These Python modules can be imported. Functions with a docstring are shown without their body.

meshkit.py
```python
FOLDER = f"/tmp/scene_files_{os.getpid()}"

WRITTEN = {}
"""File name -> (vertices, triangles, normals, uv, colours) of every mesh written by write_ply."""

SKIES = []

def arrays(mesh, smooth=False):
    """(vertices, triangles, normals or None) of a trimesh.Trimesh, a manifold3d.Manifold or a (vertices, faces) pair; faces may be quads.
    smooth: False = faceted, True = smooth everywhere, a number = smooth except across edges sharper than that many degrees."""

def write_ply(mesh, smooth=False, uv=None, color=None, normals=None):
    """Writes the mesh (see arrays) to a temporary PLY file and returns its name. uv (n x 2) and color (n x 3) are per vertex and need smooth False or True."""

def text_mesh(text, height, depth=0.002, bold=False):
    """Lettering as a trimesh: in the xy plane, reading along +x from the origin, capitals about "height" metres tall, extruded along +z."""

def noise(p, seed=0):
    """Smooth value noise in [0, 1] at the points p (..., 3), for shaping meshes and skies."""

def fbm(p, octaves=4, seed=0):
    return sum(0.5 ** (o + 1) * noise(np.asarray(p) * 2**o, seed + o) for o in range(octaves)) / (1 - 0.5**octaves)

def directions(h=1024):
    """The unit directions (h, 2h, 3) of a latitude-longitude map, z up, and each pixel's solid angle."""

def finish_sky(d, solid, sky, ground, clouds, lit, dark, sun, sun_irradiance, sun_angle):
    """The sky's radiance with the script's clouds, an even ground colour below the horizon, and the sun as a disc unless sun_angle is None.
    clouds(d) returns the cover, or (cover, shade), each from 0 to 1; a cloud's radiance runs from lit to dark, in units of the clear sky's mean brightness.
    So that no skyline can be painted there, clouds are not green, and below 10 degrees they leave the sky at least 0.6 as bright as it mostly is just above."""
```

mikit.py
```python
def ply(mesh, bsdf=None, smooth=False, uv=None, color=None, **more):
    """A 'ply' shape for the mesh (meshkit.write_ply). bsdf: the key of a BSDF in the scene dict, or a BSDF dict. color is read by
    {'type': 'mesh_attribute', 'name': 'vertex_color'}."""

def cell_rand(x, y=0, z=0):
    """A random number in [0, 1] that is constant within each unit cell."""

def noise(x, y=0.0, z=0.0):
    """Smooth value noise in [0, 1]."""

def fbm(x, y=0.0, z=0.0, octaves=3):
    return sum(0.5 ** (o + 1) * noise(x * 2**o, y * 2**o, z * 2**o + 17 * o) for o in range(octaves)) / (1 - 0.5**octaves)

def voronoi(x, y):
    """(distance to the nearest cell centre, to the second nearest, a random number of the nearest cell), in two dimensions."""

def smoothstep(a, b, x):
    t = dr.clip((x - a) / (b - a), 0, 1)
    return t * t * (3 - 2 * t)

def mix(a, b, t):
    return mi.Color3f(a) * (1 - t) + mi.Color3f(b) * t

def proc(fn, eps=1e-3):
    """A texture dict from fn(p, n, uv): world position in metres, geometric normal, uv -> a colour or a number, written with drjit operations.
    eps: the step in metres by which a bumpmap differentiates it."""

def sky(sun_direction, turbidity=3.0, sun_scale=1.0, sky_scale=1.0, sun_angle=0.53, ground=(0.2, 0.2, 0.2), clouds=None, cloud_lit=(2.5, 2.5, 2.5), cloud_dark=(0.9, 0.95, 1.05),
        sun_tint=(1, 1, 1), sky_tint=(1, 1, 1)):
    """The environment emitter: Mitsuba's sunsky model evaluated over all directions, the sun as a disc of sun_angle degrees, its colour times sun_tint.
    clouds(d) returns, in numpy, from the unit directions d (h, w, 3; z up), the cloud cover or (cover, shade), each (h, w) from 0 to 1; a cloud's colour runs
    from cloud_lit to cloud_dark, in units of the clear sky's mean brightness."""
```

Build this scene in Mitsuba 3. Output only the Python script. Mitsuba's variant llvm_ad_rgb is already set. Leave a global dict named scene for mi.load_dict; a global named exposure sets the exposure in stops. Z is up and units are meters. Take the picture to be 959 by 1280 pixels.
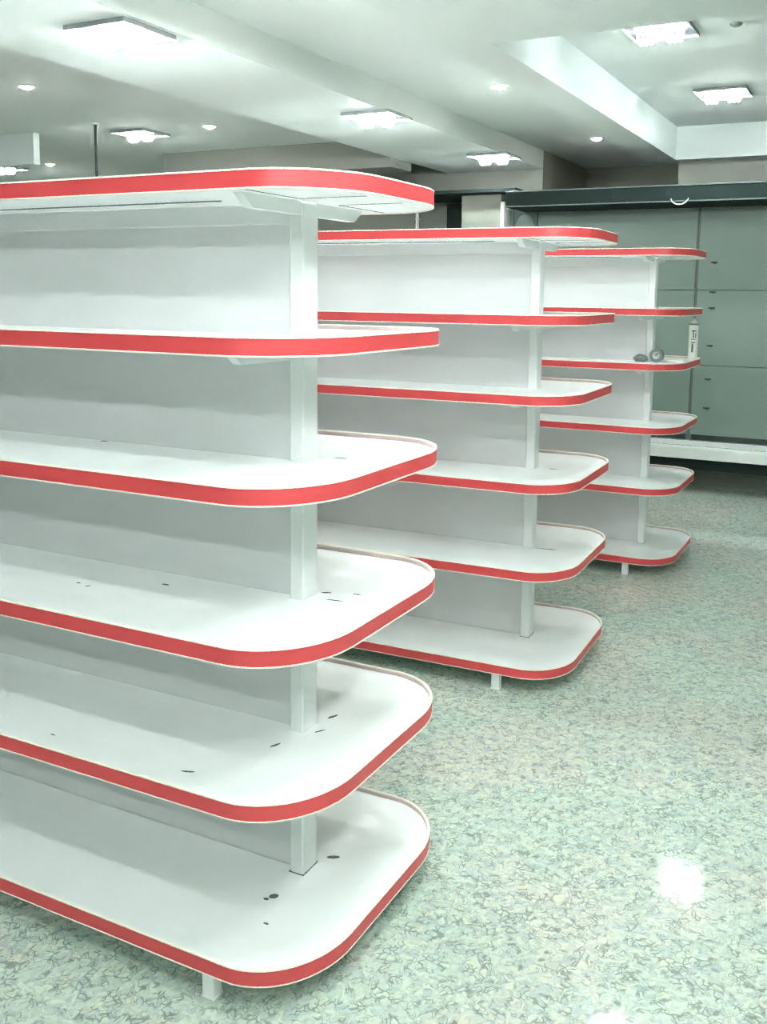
import math, random
import numpy as np, trimesh
import mitsuba as mi
import drjit as dr
import mikit
from mikit import proc, noise, fbm, voronoi, smoothstep, mix
from shapely.geometry import Polygon, box as sbox
from trimesh.creation import extrude_polygon

# ---------------------------------------------------------------- camera, light, exposure
exposure = 3.42
LAMP = 46.0                                   # radiance of the compact fluorescent bulbs
DOWN = 34.0                                   # radiance of the small recessed downlights
LAMP_RGB = (0.925, 1.0, 0.985)
DOWN_RGB = (1.0, 0.97, 0.84)
R = np.array([[0.886884, 0.461857, 0.011193], [0.069316, -0.109072, -0.991614], [-0.456763, 0.880222, -0.128748]])   # right, down, forward
F, CY = 1223.616, 526.765
m = np.eye(4)
m[:3, 0], m[:3, 1], m[:3, 2], m[:3, 3] = -R[0], -R[1], R[2], (0, 0, 1.6)
scene, labels = {}, {}
scene['camera'] = {'type': 'perspective', 'fov_axis': 'x', 'fov': math.degrees(2 * math.atan(479.5 / F)), 'to_world': mi.ScalarTransform4f(m),
                   'principal_point_offset_x': 0.0, 'principal_point_offset_y': (640 - CY) / 1280, 'near_clip': 0.05, 'far_clip': 100.0}
rng = random.Random(7)

# ---------------------------------------------------------------- materials
def principled(key, rgb, rough=0.5, spec=0.5, metallic=0.0, tex=None, **more):
    d = {'type': 'principled', 'base_color': tex or {'type': 'rgb', 'value': list(rgb)}, 'roughness': rough, 'specular': spec, **more}
    if metallic:
        d['metallic'] = metallic
    scene[key] = {'type': 'twosided', 'bsdf': d}

def floor_color(p, n, uv):
    wx = p.x + 0.020 * (noise(p.x * 60, p.y * 60) - 0.5) + 0.02 * (noise(p.x * 17, p.y * 17, 3.0) - 0.5)
    wy = p.y + 0.020 * (noise(p.x * 60, p.y * 60, 9.0) - 0.5) + 0.02 * (noise(p.x * 17, p.y * 17, 5.0) - 0.5)
    a, b, c = voronoi(wx * 52, wy * 52)
    a2, b2, c2 = voronoi(wx * 110 + 31.0, wy * 110 - 17.0)
    chip = mix((0.66, 0.72, 0.655), (0.73, 0.765, 0.69), smoothstep(0.45, 0.75, c))
    chip = mix(chip, (0.60, 0.665, 0.64), smoothstep(0.30, 0.12, c))
    chip = mix(chip, (0.76, 0.76, 0.64), smoothstep(0.92, 0.96, c) * 0.7)
    chip = chip * (0.86 + 0.24 * c2)
    vein = smoothstep(0.30, 0.05, b - a) * smoothstep(0.46, 0.62, noise(p.x * 55, p.y * 55, 1.5))
    vein2 = smoothstep(0.30, 0.05, b2 - a2) * smoothstep(0.50, 0.66, noise(p.x * 75, p.y * 75, 4.5))
    chip = mix(chip, (0.22, 0.275, 0.24), dr.clip(vein * 0.72 + vein2 * 0.6, 0, 0.85))
    hue = smoothstep(0.35, 0.65, fbm(p.x * 2.6, p.y * 2.6, 8.0))
    return chip * mix((1.03, 1.0, 0.97), (0.95, 1.025, 0.98), hue) * (0.90 + 0.20 * fbm(p.x * 1.3, p.y * 1.3, 2.0)) * 0.86

def panel_color(p, n, uv):
    return mix((0.655, 0.67, 0.67), (0.70, 0.71, 0.71), fbm(p.x * 3, p.y * 3, p.z * 3))

def board_color(p, n, uv):
    s = smoothstep(0.62, 0.80, fbm(p.x * 6 + p.z * 13, p.y * 6, p.z * 5)) * 0.10
    return mix((0.88, 0.89, 0.89), (0.62, 0.66, 0.66), s)

def red_color(p, n, uv):
    return mix((0.62, 0.064, 0.070), (0.70, 0.080, 0.085), fbm(p.x * 9, p.y * 9, p.z * 5))

def ceiling_color(p, n, uv):
    return mix((0.58, 0.635, 0.62), (0.625, 0.675, 0.66), fbm(p.x * 0.8, p.y * 0.8, p.z))

def case_color(p, n, uv):
    return mix((0.165, 0.23, 0.20), (0.195, 0.25, 0.22), fbm(p.x * 2.5, p.y * 2, p.z * 2.5))

def wall_color(p, n, uv):
    return mix((0.20, 0.21, 0.185), (0.24, 0.25, 0.22), fbm(p.x * 1.2, p.y * 1.2, p.z * 1.2))

principled('mat_floor', None, 0.06, 0.2, tex=proc(floor_color))
principled('mat_ceiling', None, 0.8, 0.2, tex=proc(ceiling_color))
principled('mat_wall', None, 0.8, 0.2, tex=proc(wall_color))
principled('mat_room', (0.36, 0.385, 0.375), 0.8, 0.2)
principled('mat_board', None, 0.38, 0.4, tex=proc(board_color))
principled('mat_panel', None, 0.5, 0.35, tex=proc(panel_color))
principled('mat_post', (0.80, 0.83, 0.82), 0.35, 0.45)
principled('mat_red', None, 0.34, 0.45, tex=proc(red_color))
principled('mat_cream', (0.88, 0.82, 0.72), 0.4, 0.45)
principled('mat_rail', (0.60, 0.47, 0.47), 0.4, 0.4)
principled('mat_dark', (0.045, 0.055, 0.052), 0.6, 0.3)
principled('mat_slot', (0.12, 0.15, 0.16), 0.7, 0.2)
principled('mat_rim', (0.22, 0.25, 0.25), 0.5, 0.4)
principled('mat_case', None, 0.45, 0.4, tex=proc(case_color))
principled('mat_canopy', (0.016, 0.025, 0.023), 0.8, 0.1)
principled('mat_upright', (0.10, 0.13, 0.125), 0.5, 0.4)
principled('mat_deck', (0.88, 0.92, 0.91), 0.3, 0.5)
principled('mat_kick', (0.18, 0.20, 0.18), 0.6, 0.3)
principled('mat_column', (0.26, 0.275, 0.235), 0.7, 0.3)
principled('mat_tray', (0.022, 0.025, 0.026), 0.5, 0.3)
principled('mat_lamp_body', (0.86, 0.88, 0.87), 0.4, 0.4)
principled('mat_white', (0.84, 0.86, 0.80), 0.4, 0.45)
principled('mat_ink', (0.16, 0.18, 0.16), 0.5, 0.3)
principled('mat_grey', (0.17, 0.20, 0.20), 0.5, 0.4)

# ---------------------------------------------------------------- helpers
def tag(key, label=None, cat=None, group=None, kind=None):
    d = labels.setdefault(key, {})
    for k, v in (('label', label), ('category', cat), ('group', group), ('kind', kind)):
        if v:
            d[k] = v
    return key

used = set()
def numbered(name):
    key, i = name, 0
    while key in used:
        i += 1
        key = f'{name}_{i:03d}'
    used.add(key)
    return key

def put(name, mesh, mat, parent=None, smooth=False, **more):
    key = numbered(f'{parent}__{name}' if parent else name)
    scene[key] = mikit.ply(mesh, mat, smooth=smooth, **more) if not isinstance(mesh, dict) else dict(mesh, **more)
    return key

def bx(x0, x1, y0, y1, z0, z1):
    b = trimesh.creation.box((abs(x1 - x0), abs(y1 - y0), abs(z1 - z0)))
    b.apply_translation(((x0 + x1) / 2, (y0 + y1) / 2, (z0 + z1) / 2))
    return b

def bevel(x0, x1, y0, y1, z0, z1, r):
    """A box whose four upright edges and top/bottom edges are chamfered."""
    v = []
    for x, sx in ((x0, 1), (x1, -1)):
        for y, sy in ((y0, 1), (y1, -1)):
            for z, sz in ((z0, 1), (z1, -1)):
                v += [(x + sx * r, y + sy * r, z), (x + sx * r, y, z + sz * r), (x, y + sy * r, z + sz * r)]
    return trimesh.convex.convex_hull(np.array(v))

cat = trimesh.util.concatenate

def rr(L, D, rx, ry, d=0.0, n=14):
    """Rounded rectangle: x from -L to 0, y from 0 to D, corners rx by ry, moved inwards by d. Counter-clockwise."""
    rx, ry = max(rx - d, 0.01), max(ry - d, 0.01)
    x0, x1, y0, y1 = -L + d, -d, d, D - d
    t = np.linspace(0, np.pi / 2, n)
    c, s = np.cos(t), np.sin(t)
    return np.vstack([np.stack([x1 - rx + rx * s, y0 + ry - ry * c], 1), np.stack([x1 - rx + rx * c, y1 - ry + ry * s], 1),
                      np.stack([x0 + rx - rx * s, y1 - ry + ry * c], 1), np.stack([x0 + rx - rx * c, y0 + ry - ry * s], 1)])

def ring(L, D, rx, ry, prof):
    """The closed profile prof [(inset, z), ...] swept round the rounded rectangle."""
    loops = [np.column_stack([rr(L, D, rx, ry, d), np.full(56, z)]) for d, z in prof]
    n, k = len(loops[0]), len(loops)
    v = np.vstack(loops)
    f = []
    for a in range(k):
        b = (a + 1) % k
        for i in range(n):
            j = (i + 1) % n
            f += [(a * n + i, b * n + i, b * n + j), (a * n + i, b * n + j, a * n + j)]
    t = trimesh.Trimesh(v, f, process=False)
    if t.volume < 0:
        t.invert()
    return t

def extr(poly, z0, z1):
    e = extrude_polygon(poly, z1 - z0, engine='earcut')
    e.apply_translation((0, 0, z0))
    return e

def lathe(prof, n=24):
    return trimesh.creation.revolve(np.array(prof), sections=n)

# ---------------------------------------------------------------- the setting
GAPX0, GAPX1 = -3.07, -1.81
tag(put('floor', bx(-13, 4, -5, 11, -0.1, 0), 'mat_floor'), 'pale green grey speckled polished stone floor', kind='structure')
ce = tag(put('ceiling', cat([bx(-13, -2.05, -5, 11, 2.97, 3.25), bx(-2.05, 4, -5, 11, 3.08, 3.25)]), 'mat_ceiling'), 'white plastered ceiling with dropped beams and a raised bay', kind='structure')
put('beam', bx(-4.05, -3.07, -5, 9.15, 2.8, 2.97), 'mat_ceiling', ce)
put('soffit', cat([bx(-2.05, -1.81, -5, 9.15, 2.8, 3.08), bx(-1.81, 4, 9.0, 9.15, 2.8, 3.08), bx(-1.81, 4, -5, 4.58, 2.8, 3.08)]), 'mat_ceiling', ce)
put('beam', bx(-6.6, -4.05, 7.9, 8.3, 2.72, 2.97), 'mat_wall', ce)
put('beam', bx(-9.4, -6.80, 6.39, 6.46, 2.70, 2.97), 'mat_ceiling', ce)
tag(put('wall_back', cat([bx(-13, GAPX0, 9.15, 11, 0, 2.97), bx(GAPX1, 4, 9.15, 11, 0, 3.08), bx(GAPX0, GAPX1, 10.6, 11, 0, 2.97)]), 'mat_wall'), 'beige grey back wall above the wall display', kind='structure')
tag(put('wall_left', bx(-13.2, -13, -5, 11, 0, 3.08), 'mat_room'), 'pale side wall far to the left', kind='structure')
tag(put('wall_right', bx(4, 4.2, -5, 11, 0, 3.08), 'mat_room'), 'pale side wall to the right', kind='structure')
tag(put('wall_front', bx(-13, 4, -5.2, -5, 0, 3.08), 'mat_room'), 'pale wall behind the photographer', kind='structure')
tag(put('trim_1', bx(-4.9, -3.05, 8.35, 9.15, 2.515, 2.545), 'mat_canopy'), 'dark ledge running from the canopy along the back wall', kind='structure')

# column beside the wall display, and the dark opening next to it
c = tag('column', 'square beige column standing at the left end of the wall display', 'column')
used.add(c)
put('shaft', bevel(-3.625, -3.235, 8.5, 8.9, 0, 2.514, 0.006), 'mat_column', c)
put('corner_guard', bevel(-3.232, -3.195, 8.47, 8.9, 0, 2.44, 0.004), 'mat_white', c)
d = tag('door_1', 'narrow dark doorway panel beside the column', kind='structure')
used.add(d)
put('frame', bevel(-3.83, -3.80, 9.02, 9.15, 0, 2.49, 0.004), 'mat_upright', d)
put('leaf', bevel(-4.02, -3.83, 9.06, 9.12, 0.01, 2.49, 0.005), 'mat_canopy', d)
c = tag('conduit_pipe', 'thin white pipe running up the back wall beyond the nearest shelving', 'pipe')
used.add(c)
cy = trimesh.creation.cylinder(0.018, 2.5, sections=12)
cy.apply_translation((-4.375, 9.128, 1.25))
put('pipe', cy, 'mat_white', c, smooth=40)
for z in (0.6, 1.6, 2.35):
    put('clip', bevel(-4.40, -4.35, 9.122, 9.15, z, z + 0.02, 0.002), 'mat_white', c)

# ---------------------------------------------------------------- shelving units
UNITS = [(-1.0329, 1.6222, 0.0, 0.850, 1.0, [1.8565, 1.512, 1.2009, 0.8525, 0.5042, 0.1149]),
         (-1.0698, 3.6103, 0.0321, 0.875, 0.934, [1.867, 1.5287, 1.2183, 0.8705, 0.5179, 0.1147]),
         (-1.0436, 5.5401, 0.0, 0.866, 0.906, [1.8756, 1.5397, 1.233, 0.872, 0.5214, 0.1143])]
RX, RY, HR = 0.1956, 0.238, 0.043
BAY, NB = 1.2, 3
SCUFFS = {(0, 2): [(-0.892, 0.405, .035, .014, 10), (-0.303, 0.50, .03, .012, 40), (-0.19, 0.50, .05, .010, 5)],
          (0, 3): [(-0.617, 0.327, .03, .014, 0), (-0.825, 0.226, .02, .008, 0), (-0.782, 0.217, .02, .008, 30), (-0.215, 0.475, .035, .014, 25), (-0.165, 0.43, .06, .007, 10), (-0.14, 0.50, .03, .007, 0)],
          (0, 4): [(-0.359, 0.089, .045, .010, 20), (-0.215, 0.51, .045, .014, 70), (-0.20, 0.42, .04, .008, 60), (-0.256, 0.30, .04, .012, 70), (-0.778, 0.078, .02, .007, 0)],
          (0, 5): [(-0.205, 0.500, .045, .020, 30), (-0.249, 0.28, .032, .026, 50), (-0.26, 0.262, .02, .014, 0), (-0.205, 0.182, .02, .010, 0)],
          (1, 4): [(-0.20, 0.43, .14, .010, 4)], (1, 3): [(-0.19, 0.45, .05, .01, 15)]}

def shelving(u):
    xe, yn, rot, D, k, Z = UNITS[u]
    name = numbered('shelving_unit')
    ox = -0.252                                              # centre of the end post behind the tip
    if u == 1:
        ox = -0.280
    yc = D / 2
    posts = [ox - BAY * i for i in range(NB + 1)]
    L0 = BAY * NB - 2 * ox
    M = trimesh.transformations.translation_matrix((xe, yn, 0)) @ trimesh.transformations.rotation_matrix(rot, (0, 0, 1))

    def add(n, mesh, mat, parent=None, smooth=False):
        mesh = mesh.copy()
        mesh.apply_transform(M)
        return put(n, mesh, mat, parent or name, smooth)

    for lv, z in enumerate(Z):
        tin, tex = (0.085, 0.018) if lv == 0 else (0.0, 0.0)
        Dl, L, rx, ry = D - 2 * tin, L0 + 2 * tex, RX * k, RY * k
        T = trimesh.transformations.translation_matrix((tex, tin, 0))

        def on(mesh):
            mesh.apply_transform(T)
            return mesh
        zb, zt = z - HR + 0.004, z - 0.014                   # underside and top of the board
        outer = Polygon(rr(L, Dl, rx, ry, 0.0075))
        ycl = yc - tin
        ex = ox - tex                                        # post centre in the shelf's own frame
        gap = 0.0008 if lv == 0 else 0.0
        notch = [sbox(px - tex - 0.0215, ycl - 0.0365, px - tex + 0.0215, ycl + 0.0365) for px in posts]
        def cut(x0, x1, y0, y1):
            g = outer.intersection(sbox(x0 + gap, y0 + gap, x1 - gap, y1 - gap))
            for q in notch:
                g = g.difference(q)
            return on(extr(g, zb, zt))
        far = ex - BAY * NB
        if lv == 0:                                          # seen from below: end cap in three boards, seams along the underside
            shelf = add('shelf', cut(ex + 0.045, 1, -1, ycl - 0.09), 'mat_board')
            add('board', cut(ex + 0.0215, 1, ycl - 0.09, ycl + 0.09), 'mat_board', shelf)
            add('board', cut(ex + 0.045, 1, ycl + 0.09, 2), 'mat_board', shelf)
            first = ex + 0.045
            for sgn in (-1, 1):                              # dark seams under the end cap
                y_in, y_out = ycl + sgn * 0.09, ycl + sgn * (Dl / 2 - 0.010)
                add('seam', on(bx(ex + 0.0435, ex + 0.0465, min(y_in, y_out), max(y_in, y_out), zb - 0.0012, zb + 0.002)), 'mat_rim', shelf)
                add('seam', on(bx(ex + 0.045, -0.05, y_in - 0.0015, y_in + 0.0015, zb - 0.0012, zb + 0.002)), 'mat_rim', shelf)
        else:
            shelf = add('shelf', cut(ex, 1, -1, ycl), 'mat_board')        # near quarter of the rounded end
            add('board', cut(ex, 1, ycl, 2), 'mat_board', shelf)
            first = ex
        add('board', cut(-99, far, -1, ycl), 'mat_board', shelf)
        add('board', cut(-99, far, ycl, 2), 'mat_board', shelf)
        for i in range(NB):
            x1 = first if i == 0 else ex - BAY * i
            add('board', cut(ex - BAY * (i + 1), x1, -1, ycl - 0.0105), 'mat_board', shelf)
            add('board', cut(ex - BAY * (i + 1), x1, ycl + 0.0105, 2), 'mat_board', shelf)
            if lv == 0:
                for sgn in (-1, 1):
                    add('stiffener', on(bx(ex - BAY * (i + 1) + 0.16, ex - BAY * i - 0.16, ycl + sgn * 0.116 - 0.0015, ycl + sgn * 0.116 + 0.0015, zb - 0.003, zb)), 'mat_rim', shelf)
        e0, e1 = z - HR, z
        add('price_rail', on(ring(L, Dl, rx, ry, [(0.0035, e0 + 0.002), (0.0035, e1 - 0.003), (0.0070, e1 - 0.003), (0.0070, e0 + 0.002)])), 'mat_rail', shelf, 35)
        add('red_strip', on(ring(L, Dl, rx, ry, [(0.0008, e0 + 0.0040), (0.0008, e1 - 0.0040), (0.0034, e1 - 0.0040), (0.0034, e0 + 0.0040)])), 'mat_red', shelf, 35)
        add('cream_edge', on(ring(L, Dl, rx, ry, [(0.0, e1 - 0.0042), (0.0, e1 - 0.001), (0.002, e1), (0.0065, e1), (0.0078, e1 - 0.0015), (0.0072, e1 - 0.0042)])), 'mat_cream', shelf, 35)
        add('cream_edge', on(ring(L, Dl, rx, ry, [(0.0, e0 + 0.0010), (0.0, e0 + 0.0042), (0.0072, e0 + 0.0042), (0.0078, e0), (0.002, e0)])), 'mat_cream', shelf, 35)
        for (x, y, w, h, a) in SCUFFS.get((u, lv), []):
            s = trimesh.creation.icosphere(subdivisions=1, radius=0.5)
            s.apply_scale((w * 0.8, h * 0.75, 0.0016))
            s.apply_transform(trimesh.transformations.rotation_matrix(math.radians(a), (0, 0, 1)))
            s.apply_translation((x, y, zt + 0.0004))
            add('chipped_mark', s, 'mat_slot', shelf)
        if lv < 5:                                           # cantilever arms below the shelf, one each side of every post
            for px in posts:
                for s in (-1, 1):
                    y0, y1 = 0.034, 0.275 if lv == 0 else 0.32
                    pr = [(y0, zb), (y1, zb), (y1 - 0.045, zb - 0.031), (y0, zb - 0.031)]
                    v = np.array([(x, yc + s * y, zz) for x in (px - 0.012, px + 0.012) for y, zz in pr])
                    add('bracket', trimesh.convex.convex_hull(v), 'mat_post')
    top = Z[0] - HR + 0.002
    for i, px in enumerate(posts):
        z0 = Z[5] - 0.02
        add('post', bevel(px - 0.02, px + 0.02, yc - 0.035, yc + 0.035, z0, top, 0.004), 'mat_post')
        foot = add('foot_plate', bx(px - 0.022, px + 0.022, yc - 0.037, yc + 0.037, Z[5] - 0.0145, Z[5] - 0.0125), 'mat_slot') if i == 0 else None
        for s in (0.032, D - 0.032):
            leg = add('leg', bevel(px - 0.0165, px + 0.0165, s - 0.0165, s + 0.0165, 0.004, Z[5] - HR + 0.004, 0.002), 'mat_post')
            add('foot_cap', bevel(px - 0.0185, px + 0.0185, s - 0.0185, s + 0.0185, 0.0, 0.008, 0.002), 'mat_post', leg)
        add('base_beam', bx(px - 0.015, px + 0.015, 0.05, D - 0.05, Z[5] - HR - 0.022, Z[5] - HR + 0.004), 'mat_upright')
    for i in range(NB):
        x1, x0 = posts[i] - 0.0203, posts[i + 1] + 0.0203
        add('back_panel', bevel(x0, x1, yc - 0.010, yc + 0.010, Z[5] - 0.014, top - 0.02, 0.002), 'mat_panel')
        add('top_rail', bevel(x0, x1, yc - 0.016, yc + 0.016, top - 0.05, top, 0.003), 'mat_post')
    return name

GROUP = 'double sided gondola shelving units in parallel rows'
tag(shelving(0), 'white six-tier shelving unit with red edging, the nearest and largest in the foreground', 'shelving unit', GROUP)
tag(shelving(1), 'white six-tier red-edged shelving unit in the middle, between the nearest and farthest units', 'shelving unit', GROUP)
tag(shelving(2), 'white six-tier red-edged shelving unit farthest back, with a white canister standing on it', 'shelving unit', GROUP)

# ---------------------------------------------------------------- things left on the farthest unit
Z3 = 1.233 - 0.014
can = tag('canister', 'tall white cylindrical canister with dark print standing on the farthest shelving unit', 'canister')
used.add(can)
def at(mesh, x, y, z):
    mesh.apply_translation((x, y, z))
    return mesh
CX, CYY = -1.085, 6.18
put('body', at(lathe([(0, 0), (0.026, 0), (0.028, 0.004), (0.028, 0.214), (0.026, 0.218), (0, 0.218)]), CX, CYY, Z3), 'mat_white', can, 40)
put('collar', at(lathe([(0, 0.218), (0.0275, 0.218), (0.0275, 0.226), (0, 0.226)]), CX, CYY, Z3), 'mat_ink', can, 40)
put('cap', at(lathe([(0, 0.226), (0.024, 0.226), (0.024, 0.236), (0.012, 0.242), (0.010, 0.254), (0, 0.256)]), CX, CYY, Z3), 'mat_white', can, 40)
def patch(a0, a1, z0, z1, r=0.0283):
    a = np.radians(np.linspace(a0, a1, 7))
    v = np.vstack([np.stack([r * np.cos(a), r * np.sin(a), a * 0 + z], 1) for z in (z0, z1)] + [np.stack([(r - .001) * np.cos(a), (r - .001) * np.sin(a), a * 0 + z], 1) for z in (z0, z1)])
    f = []
    for i in range(6):
        f += [(i, i + 1, i + 8), (i, i + 8, i + 7), (14 + i, 22 + i, 15 + i), (14 + i, 21 + i, 22 + i)]
    return at(trimesh.Trimesh(v, f, process=False), CX, CYY, Z3)
for a0, a1, z0, z1 in ((-105, -45, 0.178, 0.186), (-88, -70, 0.140, 0.180), (-60, -46, 0.140, 0.172), (-108, -50, 0.128, 0.134), (-105, -52, 0.108, 0.116), (-100, -74, 0.052, 0.104)):
    put('printed_mark', patch(a0, a1, z0, z1), 'mat_ink', can)
roll = tag('tape_roll', 'small dark grey roll lying beside the post on the farthest shelving unit', 'roll')
used.add(roll)
t = trimesh.creation.revolve(np.array([(0.020, -0.022), (0.036, -0.022), (0.040, -0.018), (0.040, 0.018), (0.036, 0.022), (0.020, 0.022), (0.020, -0.022)]), sections=24)
t.apply_transform(trimesh.transformations.rotation_matrix(math.radians(90), (1, 0, 0)))
put('tape', at(t.copy(), -1.245, 5.92, Z3 + 0.040), 'mat_grey', roll, 40)
t = trimesh.creation.revolve(np.array([(0.018, -0.023), (0.0205, -0.023), (0.0205, 0.023), (0.018, 0.023), (0.018, -0.023)]), sections=20)
t.apply_transform(trimesh.transformations.rotation_matrix(math.radians(90), (1, 0, 0)))
put('core', at(t, -1.245, 5.92, Z3 + 0.040), 'mat_white', roll, 40)
lump = trimesh.creation.icosphere(subdivisions=3, radius=0.5)
lump.apply_scale((0.085, 0.07, 0.05))
lump.vertices *= (1 + 0.20 * (mikit.meshkit.noise(lump.vertices * 60 + 7) - 0.5))[:, None]
lump.vertices[:, 2] = np.maximum(lump.vertices[:, 2], -0.018)
tag(put('rag', at(lump.copy(), -1.335, 5.90, Z3 + 0.018), 'mat_grey', smooth=True), 'crumpled dark grey rag lying left of the grey roll', 'rag')
pp = trimesh.creation.icosphere(subdivisions=3, radius=0.5)
pp.apply_scale((0.14, 0.07, 0.030))
pp.vertices *= (1 + 0.5 * (mikit.meshkit.noise(pp.vertices * 55) - 0.5))[:, None]
pp.vertices[:, 2] = np.maximum(pp.vertices[:, 2], -0.008)
tag(put('crumpled_paper', at(pp, -1.165, 5.98, Z3 + 0.008), 'mat_white'), 'crumpled white paper lying between the grey roll and the white canister', 'paper')

# ---------------------------------------------------------------- wall display along the back wall
w = tag('wall_display', 'long grey green wall display with dark canopy and pale base shelf along the back wall', 'wall display')
used.add(w)
PX = [-3.20, -1.52, 0.16, 1.84, 3.52]
YP = 8.65
rows = [0.43, 1.03, 1.665, 2.40]
for i in range(4):
    for j in range(3):
        put('back_panel', bevel(PX[i] + 0.014, PX[i + 1] - 0.014, YP, YP + 0.02, rows[j] + 0.0015, rows[j + 1] - 0.0015, 0.0015), 'mat_case', w)
for i, x in enumerate(PX):
    up = put('upright', bevel(x - 0.026, x + 0.026, YP + 0.006, YP + 0.05, 0.02, 2.50, 0.003), 'mat_upright', w)
    put('lip', bevel(x - 0.0135, x - 0.008, YP - 0.004, YP + 0.006, 0.44, 2.40, 0.001), 'mat_case', up)
    for z in (0.667, 0.915, 1.20, 1.517, 1.65, 1.896):
        h = cat([bx(x + 0.115, x + 0.165, YP - 0.016, YP - 0.004, z - 0.006, z + 0.006), bx(x + 0.135, x + 0.150, YP - 0.010, YP, z - 0.012, z + 0.004)])
        put('hook', h, 'mat_dark', w)
put('backing', bx(PX[0] - 0.02, PX[-1] + 0.03, YP + 0.05, YP + 0.07, 0.0, 2.50), 'mat_upright', w)
dk = put('deck', bevel(PX[0] - 0.02, PX[-1] + 0.03, 8.20, YP, 0.355, 0.385, 0.004), 'mat_deck', w)
put('lip', bevel(PX[0] - 0.02, PX[-1] + 0.03, 8.18, 8.20, 0.290, 0.385, 0.004), 'mat_deck', dk)
put('groove', bx(PX[0] - 0.02, PX[-1] + 0.03, 8.60, 8.618, 0.384, 0.3875), 'mat_upright', dk)
put('groove', bx(PX[0] - 0.02, PX[-1] + 0.03, 8.285, 8.292, 0.384, 0.3865), 'mat_upright', dk)
put('under_beam', bx(PX[0] - 0.02, PX[-1] + 0.03, 8.22, 8.26, 0.20, 0.352), 'mat_canopy', w)
put('kick_board', bx(PX[0] - 0.02, PX[-1] + 0.03, YP - 0.02, YP, 0.0, 0.355), 'mat_kick', w)
cp = put('canopy', bevel(-3.05, 3.6, 8.10, 9.14, 2.352, 2.488, 0.006), 'mat_canopy', w)
put('edge_rib', bevel(-3.05, 3.6, 8.09, 8.10, 2.352, 2.364, 0.003), 'mat_upright', cp)
put('edge_rib', bevel(-3.05, 3.6, 8.09, 8.10, 2.476, 2.488, 0.003), 'mat_upright', cp)
for x in (-3.17, -2.945):
    put('end_stile', bevel(x - 0.012, x + 0.012, YP - 0.03, YP, 0.39, 2.40, 0.003), 'mat_upright', w)
a = np.linspace(0, np.pi, 13)
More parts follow.
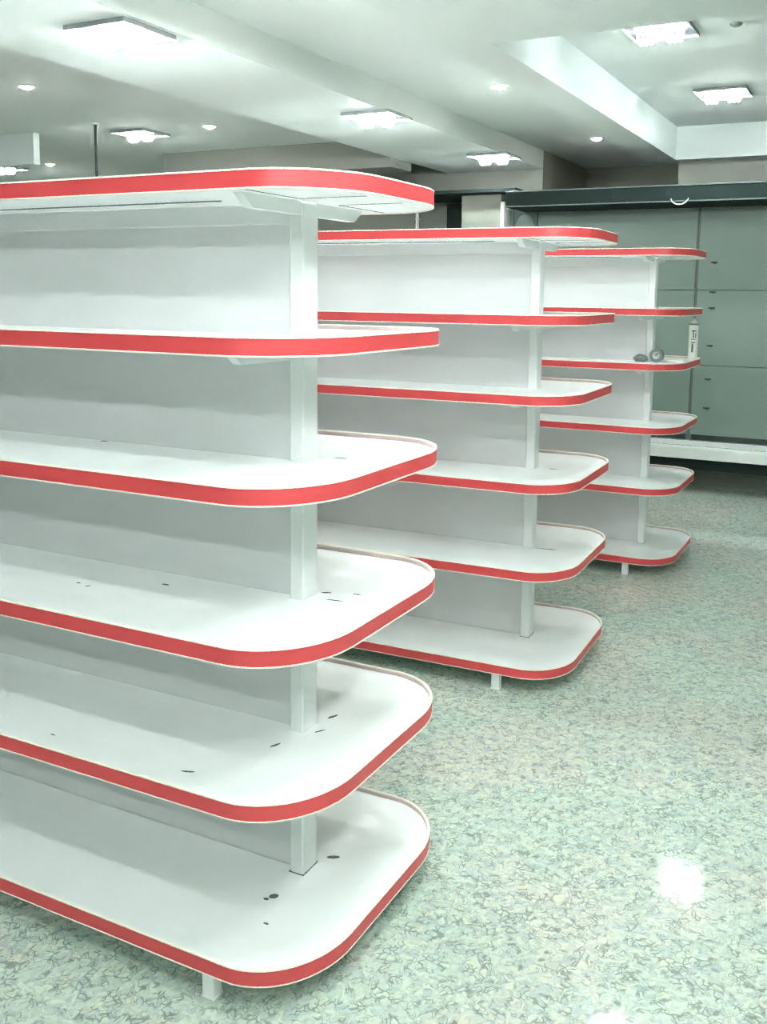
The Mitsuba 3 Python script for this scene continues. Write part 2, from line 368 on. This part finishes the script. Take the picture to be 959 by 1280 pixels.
arch = Polygon([(-3.158, 2.37), (-2.957, 2.37), (-2.957, 2.25)] + [(-3.0575 + 0.09 * math.cos(t), 2.25 + 0.085 * math.sin(t)) for t in a] + [(-3.158, 2.25)])
ar = extrude_polygon(arch, 0.012, engine='earcut')
ar.apply_transform(trimesh.transformations.rotation_matrix(math.pi / 2, (1, 0, 0)))
put('end_arch', at(ar, 0, YP - 0.005, 0), 'mat_upright', w)
# curled strip below the canopy
a = np.radians(np.linspace(205, 335, 13))
v = np.vstack([np.stack([-1.58 + 0.075 * np.cos(a), 0 * a + y, 2.412 + 0.075 * np.sin(a) - d], 1) for y, d in ((8.074, 0), (8.090, 0), (8.074, 0.010), (8.090, 0.010))])
f = []
for i in range(12):
    for p_, q_ in ((0, 1), (1, 3), (3, 2), (2, 0)):
        f += [(p_ * 13 + i, q_ * 13 + i, q_ * 13 + i + 1), (p_ * 13 + i, q_ * 13 + i + 1, p_ * 13 + i + 1)]
tag(put('curled_strip', trimesh.Trimesh(v, f, process=False), 'mat_lamp_body'), 'small curled white strip hanging from the lower edge of the dark canopy', 'strip')

# hanging rod
rod = tag('ceiling_rod', 'thin dark vertical rod hanging from the ceiling above the nearest shelving', 'rod')
used.add(rod)
cy = trimesh.creation.cylinder(0.012, 0.75, sections=10)
put('shaft', at(cy, -5.95, 6.26, 2.58), 'mat_dark', rod, 40)
put('ceiling_plate', at(lathe([(0, 0), (0.03, 0), (0.03, 0.014), (0, 0.014)], 16), -5.95, 6.26, 2.956), 'mat_lamp_body', rod, 40)

# ---------------------------------------------------------------- ceiling lamps
scene['mat_bulb'] = {'type': 'diffuse', 'reflectance': {'type': 'rgb', 'value': [0.8, 0.8, 0.8]}}
def spiral():
    n, turns, R0, r = 40, 3.5, 0.026, 0.010
    t = np.linspace(0, 1, n)
    P = np.stack([-0.050 + 0.100 * t, R0 * np.cos(2 * np.pi * turns * t), R0 * np.sin(2 * np.pi * turns * t)], 1)
    T = np.gradient(P, axis=0)
    T /= np.linalg.norm(T, axis=1, keepdims=True)
    A = np.cross(T, [1, 0, 0]); A /= np.linalg.norm(A, axis=1, keepdims=True)
    B = np.cross(T, A)
    k = 6
    w_ = np.arange(k) * 2 * np.pi / k
    v = (P[:, None] + r * (np.cos(w_)[None, :, None] * A[:, None] + np.sin(w_)[None, :, None] * B[:, None])).reshape(-1, 3)
    f = []
    for i in range(n - 1):
        for j in range(k):
            q = (j + 1) % k
            f += [(i * k + j, i * k + q, (i + 1) * k + q), (i * k + j, (i + 1) * k + q, (i + 1) * k + j)]
    for base, flip in ((0, 1), ((n - 1) * k, 0)):
        for j in range(1, k - 1):
            tri = (base, base + j, base + j + 1)
            f.append(tri if flip else tri[::-1])
    s = trimesh.Trimesh(v, f, process=False)
    if s.volume < 0:
        s.invert()
    return s
SP = mikit.ply(spiral(), 'mat_bulb', smooth=True)
def T3(x, y, z):
    return mi.ScalarTransform4f().translate([x, y, z])
H = 0.18
rim = cat([bx(-H, H, -H, -H + 0.003, -0.022, 0), bx(-H, H, H - 0.003, H, -0.022, 0), bx(-H, -H + 0.003, -H + 0.003, H - 0.003, -0.022, 0), bx(H - 0.003, H, -H + 0.003, H - 0.003, -0.022, 0)])
P_rim, P_tray = mikit.ply(rim, 'mat_rim'), mikit.ply(bx(-H + 0.003, H - 0.003, -H + 0.003, H - 0.003, -0.006, 0), 'mat_tray')
P_holder = mikit.ply(bevel(-0.022, 0.022, -0.022, 0.022, -0.060, -0.006, 0.004), 'mat_lamp_body')
LG = 'square two-bulb ceiling lamps'
def lamp(x, y, z, label, group=LG, watt=1.0):
    key = numbered('ceiling_lamp')
    tag(key, label, 'ceiling lamp', group)
    put('rim', P_rim, None, key, to_world=T3(x, y, z))
    put('tray', P_tray, None, key, to_world=T3(x, y, z))
    put('lamp_holder', P_holder, None, key, to_world=T3(x, y, z))
    for s in (-1, 1):
        put('bulb', SP, None, key, to_world=T3(x + s * 0.078, y, z - 0.048), emitter={'type': 'area', 'radiance': {'type': 'rgb', 'value': [LAMP * watt * q for q in LAMP_RGB]}})
lamp(-3.28, 3.63, 2.8, 'large-looking square ceiling lamp at the upper left, above the nearest shelving unit', watt=1.7)
lamp(-3.20, 6.02, 2.8, 'square ceiling lamp on the dropped beam above the right end of the nearest top shelf', watt=0.85)
lamp(-3.17, 8.12, 2.8, 'square ceiling lamp above the beige column by the back wall', watt=0.5)
HZ, K, HR_, KR = 2.97, 1.37 / 1.4, 3.08, 1.48 / 1.4
lamp(-1.15 * KR, 7.20 * KR, HR_, 'square ceiling lamp with two glowing bulbs above the wall display at the right', watt=0.9)
lamp(-1.20 * KR, 5.42 * KR, HR_, 'bright twin-bulb ceiling lamp at the upper right, nearest the top of the photo', watt=0.4)
lamp(-6.05 * K, 6.92 * K, HZ, 'square ceiling lamp beside the thin hanging rod', watt=0.4)
lamp(-9.20 * K, 8.22 * K, HZ, 'square ceiling lamp at the far left edge, just above the nearest top shelf', watt=0.6)
OUT = 'square two-bulb ceiling lamp outside the photo, lighting the room from beyond the frame'
for x, y, z in ((-0.8, 2.9, 2.8), (-0.35, 0.35, 2.8), (-0.6, 1.6, 2.8), (0.5, 2.0, 2.8), (0.5, 0.3, 2.8), (0.3, -1.4, 2.8), (-0.9, -1.4, 2.8), (-6.3, 4.5, HZ)):
    lamp(x, y, z, OUT, 'square ceiling lamps beyond the frame', watt=0.5 if x < -5 else 0.55 if y > 2.5 else 1.15 if y < 0 else 1.0)

P_ring = mikit.ply(lathe([(0.046, 0.0), (0.046, -0.004), (0.058, -0.006), (0.066, -0.003), (0.066, 0.0)], 20), 'mat_lamp_body', smooth=40)
P_disc = mikit.ply(lathe([(0, -0.022), (0.018, -0.020), (0.034, -0.013), (0.0445, -0.003), (0.0445, -0.001), (0, -0.001)], 20), 'mat_bulb')
def down(x, y, z, label, group='small round recessed downlights'):
    key = numbered('downlight')
    tag(key, label, 'downlight', group)
    put('trim_ring', P_ring, None, key, to_world=T3(x, y, z))
    put('lens', P_disc, None, key, to_world=T3(x, y, z), emitter={'type': 'area', 'radiance': {'type': 'rgb', 'value': [DOWN * q for q in DOWN_RGB]}})
down(-5.45 * K, 5.08 * K, HZ, 'warm round downlight near the upper left edge, below the large square lamp')
down(-5.29 * K, 6.92 * K, HZ, 'small round downlight over the middle of the nearest top shelf, right of the hanging rod')
down(-8.48 * K, 8.20 * K, HZ, 'small round downlight at the far left, beside the lamp at the left edge')
down(-2.427, 6.282, 2.97, 'warm round downlight in the upper middle of the ceiling recess')
down(-2.423, 8.651, 2.97, 'small round downlight in the dark far end of the ceiling recess, above the farthest shelving')
down(-2.427, 3.963, 2.97, 'round downlight just outside the top of the photo in the ceiling recess', 'downlights beyond the frame')
dt = put('smoke_detector', at(lathe([(0, -0.018), (0.02, -0.018), (0.032, -0.008), (0.034, 0), (0, 0)], 20), -0.83 * KR, 5.48 * KR, HR_), 'mat_case', smooth=40)
tag(dt, 'tiny dark sensor on the ceiling right of the twin bulbs', 'sensor')
